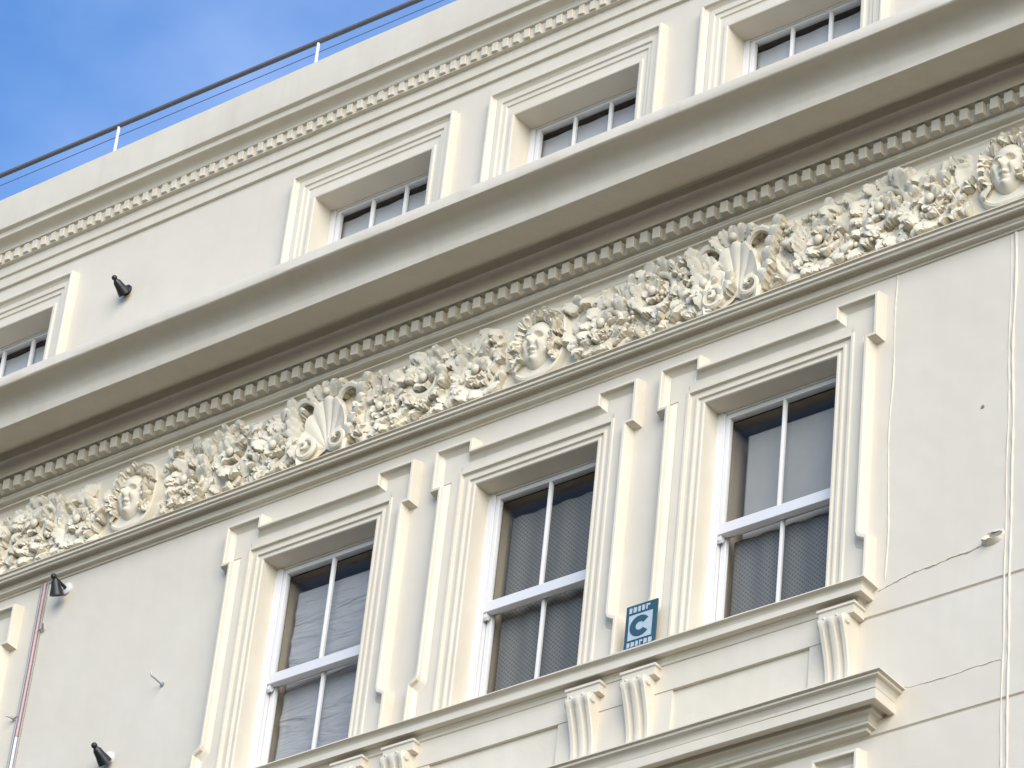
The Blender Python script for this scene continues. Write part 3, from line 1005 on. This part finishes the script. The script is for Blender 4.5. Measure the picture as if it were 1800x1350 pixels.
for i, cx in enumerate((-3.80, -.185, 3.43)): mask(cx, 20 + i)
for i, cx in enumerate((-5.60, -2.00, 1.40, 5.2)): shell(cx, 40 + i)
for i, (a, d, sp) in enumerate([(-4.08, -1, 1.2), (-3.52, 1, 1.2), (-.46, -1, 1.2), (.09, 1, 1.0), (3.15, -1, 1.42), (3.70, 1, 1.2)]):
    acanthus(a, d, 100 + i, sp + .02 + .08)

# ------------------------------------------------------------------ things on the front
# roof railing
rail = empty('roof_railing', (-3.6, -.1, 6.09))
tag(rail, 'dark handrail on white posts along the parapet top', 'railing')
def rz(x): return 6.497 - .024 * (x + 5.3)
def loc(o, base): o.parent = rail; o.matrix_parent_inverse = Matrix.Translation(-Vector(base))
base = (-3.6, -.1, 6.09)
mb = MB()
xs_r = [-8.5 + .7 * i for i in range(20)]
mb.tube([(x, -.1, rz(x)) for x in xs_r], .0205, seg=10); o = mb.build('handrail', 'steel', smooth=50); loc(o, base)
mb = MB(); mb.tube([(x, -.1, rz(x) - .11) for x in xs_r], .0035, seg=6); o = mb.build('wire', 'wire', smooth=50); loc(o, base)
for x in (-6.69, -4.66, -2.63, -.60, 1.43, 3.46):
    mb = MB(); mb.tube([(x, -.1, 6.085), (x, -.1, rz(x) - .012)], .013, seg=10)
    mb.tube([(x, -.1, 6.084), (x, -.1, 6.094)], .035, seg=12)
    o = mb.build('post', 'post', smooth=50); loc(o, base)

# floodlights
def spotlight(x, z, label, disc, turn, inw=.42, dn=-.85):
    r = empty('wall_spotlight', (x, 0, z))
    tag(r, label, 'lamp', 'spotlights on the wall')
    mb = MB(); mb.tube([(0, .002, 0), (0, -.014, 0), (0, -.022, 0)], [.047, .047, .034], seg=20); mb.build('base_plate', disc, r, smooth=40)
    mb = MB(); mb.tube([(0, -.02, 0), (0, -.09, .012), (0, -.145, .022)], [.013, .012, .012], seg=10)
    mb.ball((0, -.15, .024), .022, nu=12, nv=8); mb.build('arm', 'black', r, smooth=50)
    d = Vector((turn, inw, dn)).normalized()
    p = Vector((0, -.128, .010))
    mb = MB(); pts = [p - d * .01, p + d * .01, p + d * .05, p + d * .085, p + d * .115, p + d * .115, p + d * .09]
    mb.tube(pts, [.016, .030, .036, .046, .052, .046, .036], seg=16); mb.build('lamp_head', 'black', r, smooth=50)
    return r
spotlight(-4.335, 4.815, 'black spotlight on the attic wall between two attic windows', 'black', .10, .80, -.50)
spotlight(-4.385, 2.175, 'black spotlight tucked under the moulding beside the cables', 'white', -.1)
spotlight(-3.665, .585, 'black spotlight low on the wall left of the tall windows', 'white', .10, .80, -.55)

# cables down the left of the wall
def cable(name, pts, r, mat, label, lumpy=False):
    rr_ = random.Random(len(label))
    rad = [r * (rr_.uniform(.55, 1.45) if lumpy else 1) for _ in pts]
    mb = MB(); mb.tube(pts, rad, seg=8); o = mb.build(name, mat, None, smooth=60)
    c = Vector(pts[-1])
    for v in o.data.vertices: v.co -= c
    o.location = c
    return tag(o, label, 'cable')
def vrun(x, z0, z1, p, amp, seed, n=70):
    return [(x + amp * mnoise.noise(Vector((0, seed, z0 + (z1 - z0) * i / n)) * 1.4), -p, z0 + (z1 - z0) * i / n) for i in range(n + 1)]
cable('wall_cable', vrun(-4.642, 2.29, -3, .011, .006, 1), .0085, 'grey_cable', 'grey cable, left of the three running down the wall')
cable('wall_cable', vrun(-4.612, 2.29, 1.02, .012, .006, 1), .011, 'pink_cable', 'faded red cable running down the wall beside a grey one')
cable('wall_cable', vrun(-4.612, 1.015, -3, .012, .006, 1), .0105, 'white_cable', 'white cable below the faded red one at the lower left')
cable('wall_cable', vrun(-4.584, 2.29, -3, .010, .006, 1), .0065, 'grey_cable', 'thin grey cable, right of the three on the wall')
for x, z, s, lb in ((-4.555, 1.885, 1, 'small metal clip beside the red cable'), (-4.665, 1.185, -1, 'small metal clip left of the white cable')):
    mb = MB(); mb.tube([(-s * .03, -.018, 0), (s * .01, -.020, -.005), (s * .05, -.06, .01)], [.006, .008, .005], seg=8); mb.ball((s * .01, -.02, -.004), .013)
    o = mb.build('cable_clip', 'galv', None, smooth=50); o.location = (x, 0, z); tag(o, lb, 'clip')
mb = MB(); mb.tube([(0, .01, 0), (0, -.03, 0), (0, -.085, .008), (-.004, -.115, .012), (-.006, -.118, .040)], [.007, .006, .006, .006, .005], seg=8); mb.tube([(0, .001, 0), (0, -.006, 0)], .018, seg=12)
o = mb.build('wall_hook', 'galv', None, smooth=50); o.location = (-3.262, 0, 1.05); tag(o, 'small bent metal hook sticking out of the blank wall', 'hook')

# painted-over cables on the right
cable('painted_cable', vrun(2.592, 2.275, .05, .0, .03, 5), .0055, 'trim', 'thin painted-over cable beside the right tall window', True)
cable('painted_cable', vrun(3.445, 2.275, -3, .0, .018, 9), .009, 'trim', 'lumpy painted-over cable down the wall at the right edge', True)
cable('painted_cable', vrun(3.412, 2.275, -3, .0, .018, 9.2), .005, 'trim', 'thin painted cable just left of the lumpy one', True)

# crack, broken plaster, hole
def crack(pts, w, label):
    mb = MB()
    for (a, b) in zip(pts[:-1], pts[1:]):
        pass
    fine = []
    for (xa, za), (xb, zb) in zip(pts[:-1], pts[1:]):
        fine += [(xa + (xb - xa) * q / 4, za + (zb - za) * q / 4) for q in range(4)]
    path = [Vector((x, -.001, z)) for x, z in fine + [pts[-1]]]
    mb.tube([p + Vector((0, 0, random.uniform(-.004, .004))) for p in path], [w * random.uniform(.35, 1.5) for _ in path], seg=6)
    o = mb.build('filler_ridge', 'trim', None, smooth=60)
    c = path[0].copy()
    for v in o.data.vertices: v.co -= c
    o.location = c
    return tag(o, label, 'crack filler')
crack([(2.56, -.02), (2.63, -.005), (2.70, .012), (2.78, .03), (2.86, .035), (2.95, .04), (3.05, .052), (3.16, .058), (3.25, .07), (3.33, .09)], .0065, 'painted ridge of filler over a crack right of the sill')
crack([(2.68, -.735), (2.8, -.745), (2.95, -.752), (3.1, -.748), (3.25, -.742), (3.40, -.742)], .0032, 'faint painted ridge on the wall right of the small cornice')
mb = MB()
for i in range(26):
    a = 2 * math.pi * i / 26
    mb.v.append(((.085 + .05 * mnoise.noise(Vector((math.cos(a) * 1.6, math.sin(a) * 1.6, 3)))) * math.cos(a), .002, .052 * math.sin(a) + .012 * math.cos(a)))
for i in range(26):
    a = 2 * math.pi * i / 26
    mb.v.append((.060 * math.cos(a) + .004, -.026 - .02 * math.cos(a + 2.4) - .014 * mnoise.noise(Vector((a, 1, 1))), .030 * math.sin(a) + .010 * math.cos(a) + .012 * mnoise.noise(Vector((math.cos(a) * 2, math.sin(a) * 2, 8)))))
for i in range(26):
    a = 2 * math.pi * i / 26
    mb.v.append((.046 * math.cos(a) + .018, -.004, .020 * math.sin(a) + .014))
for r in range(2):
    for i in range(26):
        a = r * 26 + i; b = r * 26 + (i + 1) % 26; mb.f.append((a, b, b + 26, a + 26))
mb.f.append(tuple(52 + i for i in range(26)))
o = mb.build('plaster_lump', 'trim', None, smooth=70); o.data.materials.append(M['gap'])  # bare plaster inside the rim, coloured darker so it reads as a hollow
max(o.data.polygons, key=lambda p: len(p.vertices)).material_index = 1; o.location = (3.335, 0, .10); tag(o, 'broken lump of plaster beside the painted cable on the right', 'plaster lump')
mb = MB(); mb.tube([(0, .002, 0), (0, -.006, 0), (0, -.007, 0)], [.012, .011, .004], seg=10)
o = mb.build('wall_plug', 'gap', None, smooth=40); o.location = (3.239, 0, 1.055); tag(o, 'tiny dark plug in the blank wall on the right', 'wall plug')

# sign on the sill
sg = empty('sill_sign', (.905, -.118, .02))
tag(sg, 'blue and white sign with a big letter C on the sill', 'sign')
SW, SH = .116, .325
def sbox(name, x0, x1, y0, y1, z0, z1, mat):
    mb = MB(); mb.box(x0, x1, y0, y1, z0, z1); return mb.build(name, mat, sg)
sbox('board', -SW, SW, -.012, .0, 0, SH, 'blue')
sbox('centre_field', -SW + .026, SW - .030, .0, .003, .072, .252, 'signwhite')
def big_c():
    mb = MB(); n = 26
    for i in range(n + 1):
        a = RAD(38) + RAD(284) * i / n
        for R, k in ((.072, 1), (.030, 1)):
            x, z = R * 1.05 * math.cos(a) - .002, R * 1.02 * math.sin(a) + .162
            mb.v.append((x, -.0035, z)); mb.v.append((x, -.006, z))
    for i in range(n):
        a = i * 4
        mb.f += [(a + 1, a + 5, a + 7, a + 3), (a, a + 4, a + 5, a + 1), (a + 2, a + 3, a + 7, a + 6)]
    mb.f += [(0, 1, 3, 2), (n * 4, n * 4 + 2, n * 4 + 3, n * 4 + 1)]
    return mb.build('letter', 'blue', sg)
big_c()
rr = random.Random(3)
for row, z, h_, wmax in ((0, .268, .040, .092), (1, .022, .036, .092)):
    x = -wmax
    while x < wmax - .02:
        w = rr.uniform(.018, .028)
        mb = MB()
        mb.box(x, x + w * .35, .0, .003, z, z + h_)
        mb.box(x + w * .35, x + w, .0, .003, z + (h_ * .62 if rr.random() < .5 else h_ * .1), z + (h_ * .95))
        if rr.random() < .6: mb.box(x + w * .35, x + w, .0, .0031, z, z + h_ * .28)
        mb.build('worn_letter', 'signwhite', sg)
        x += w + .011
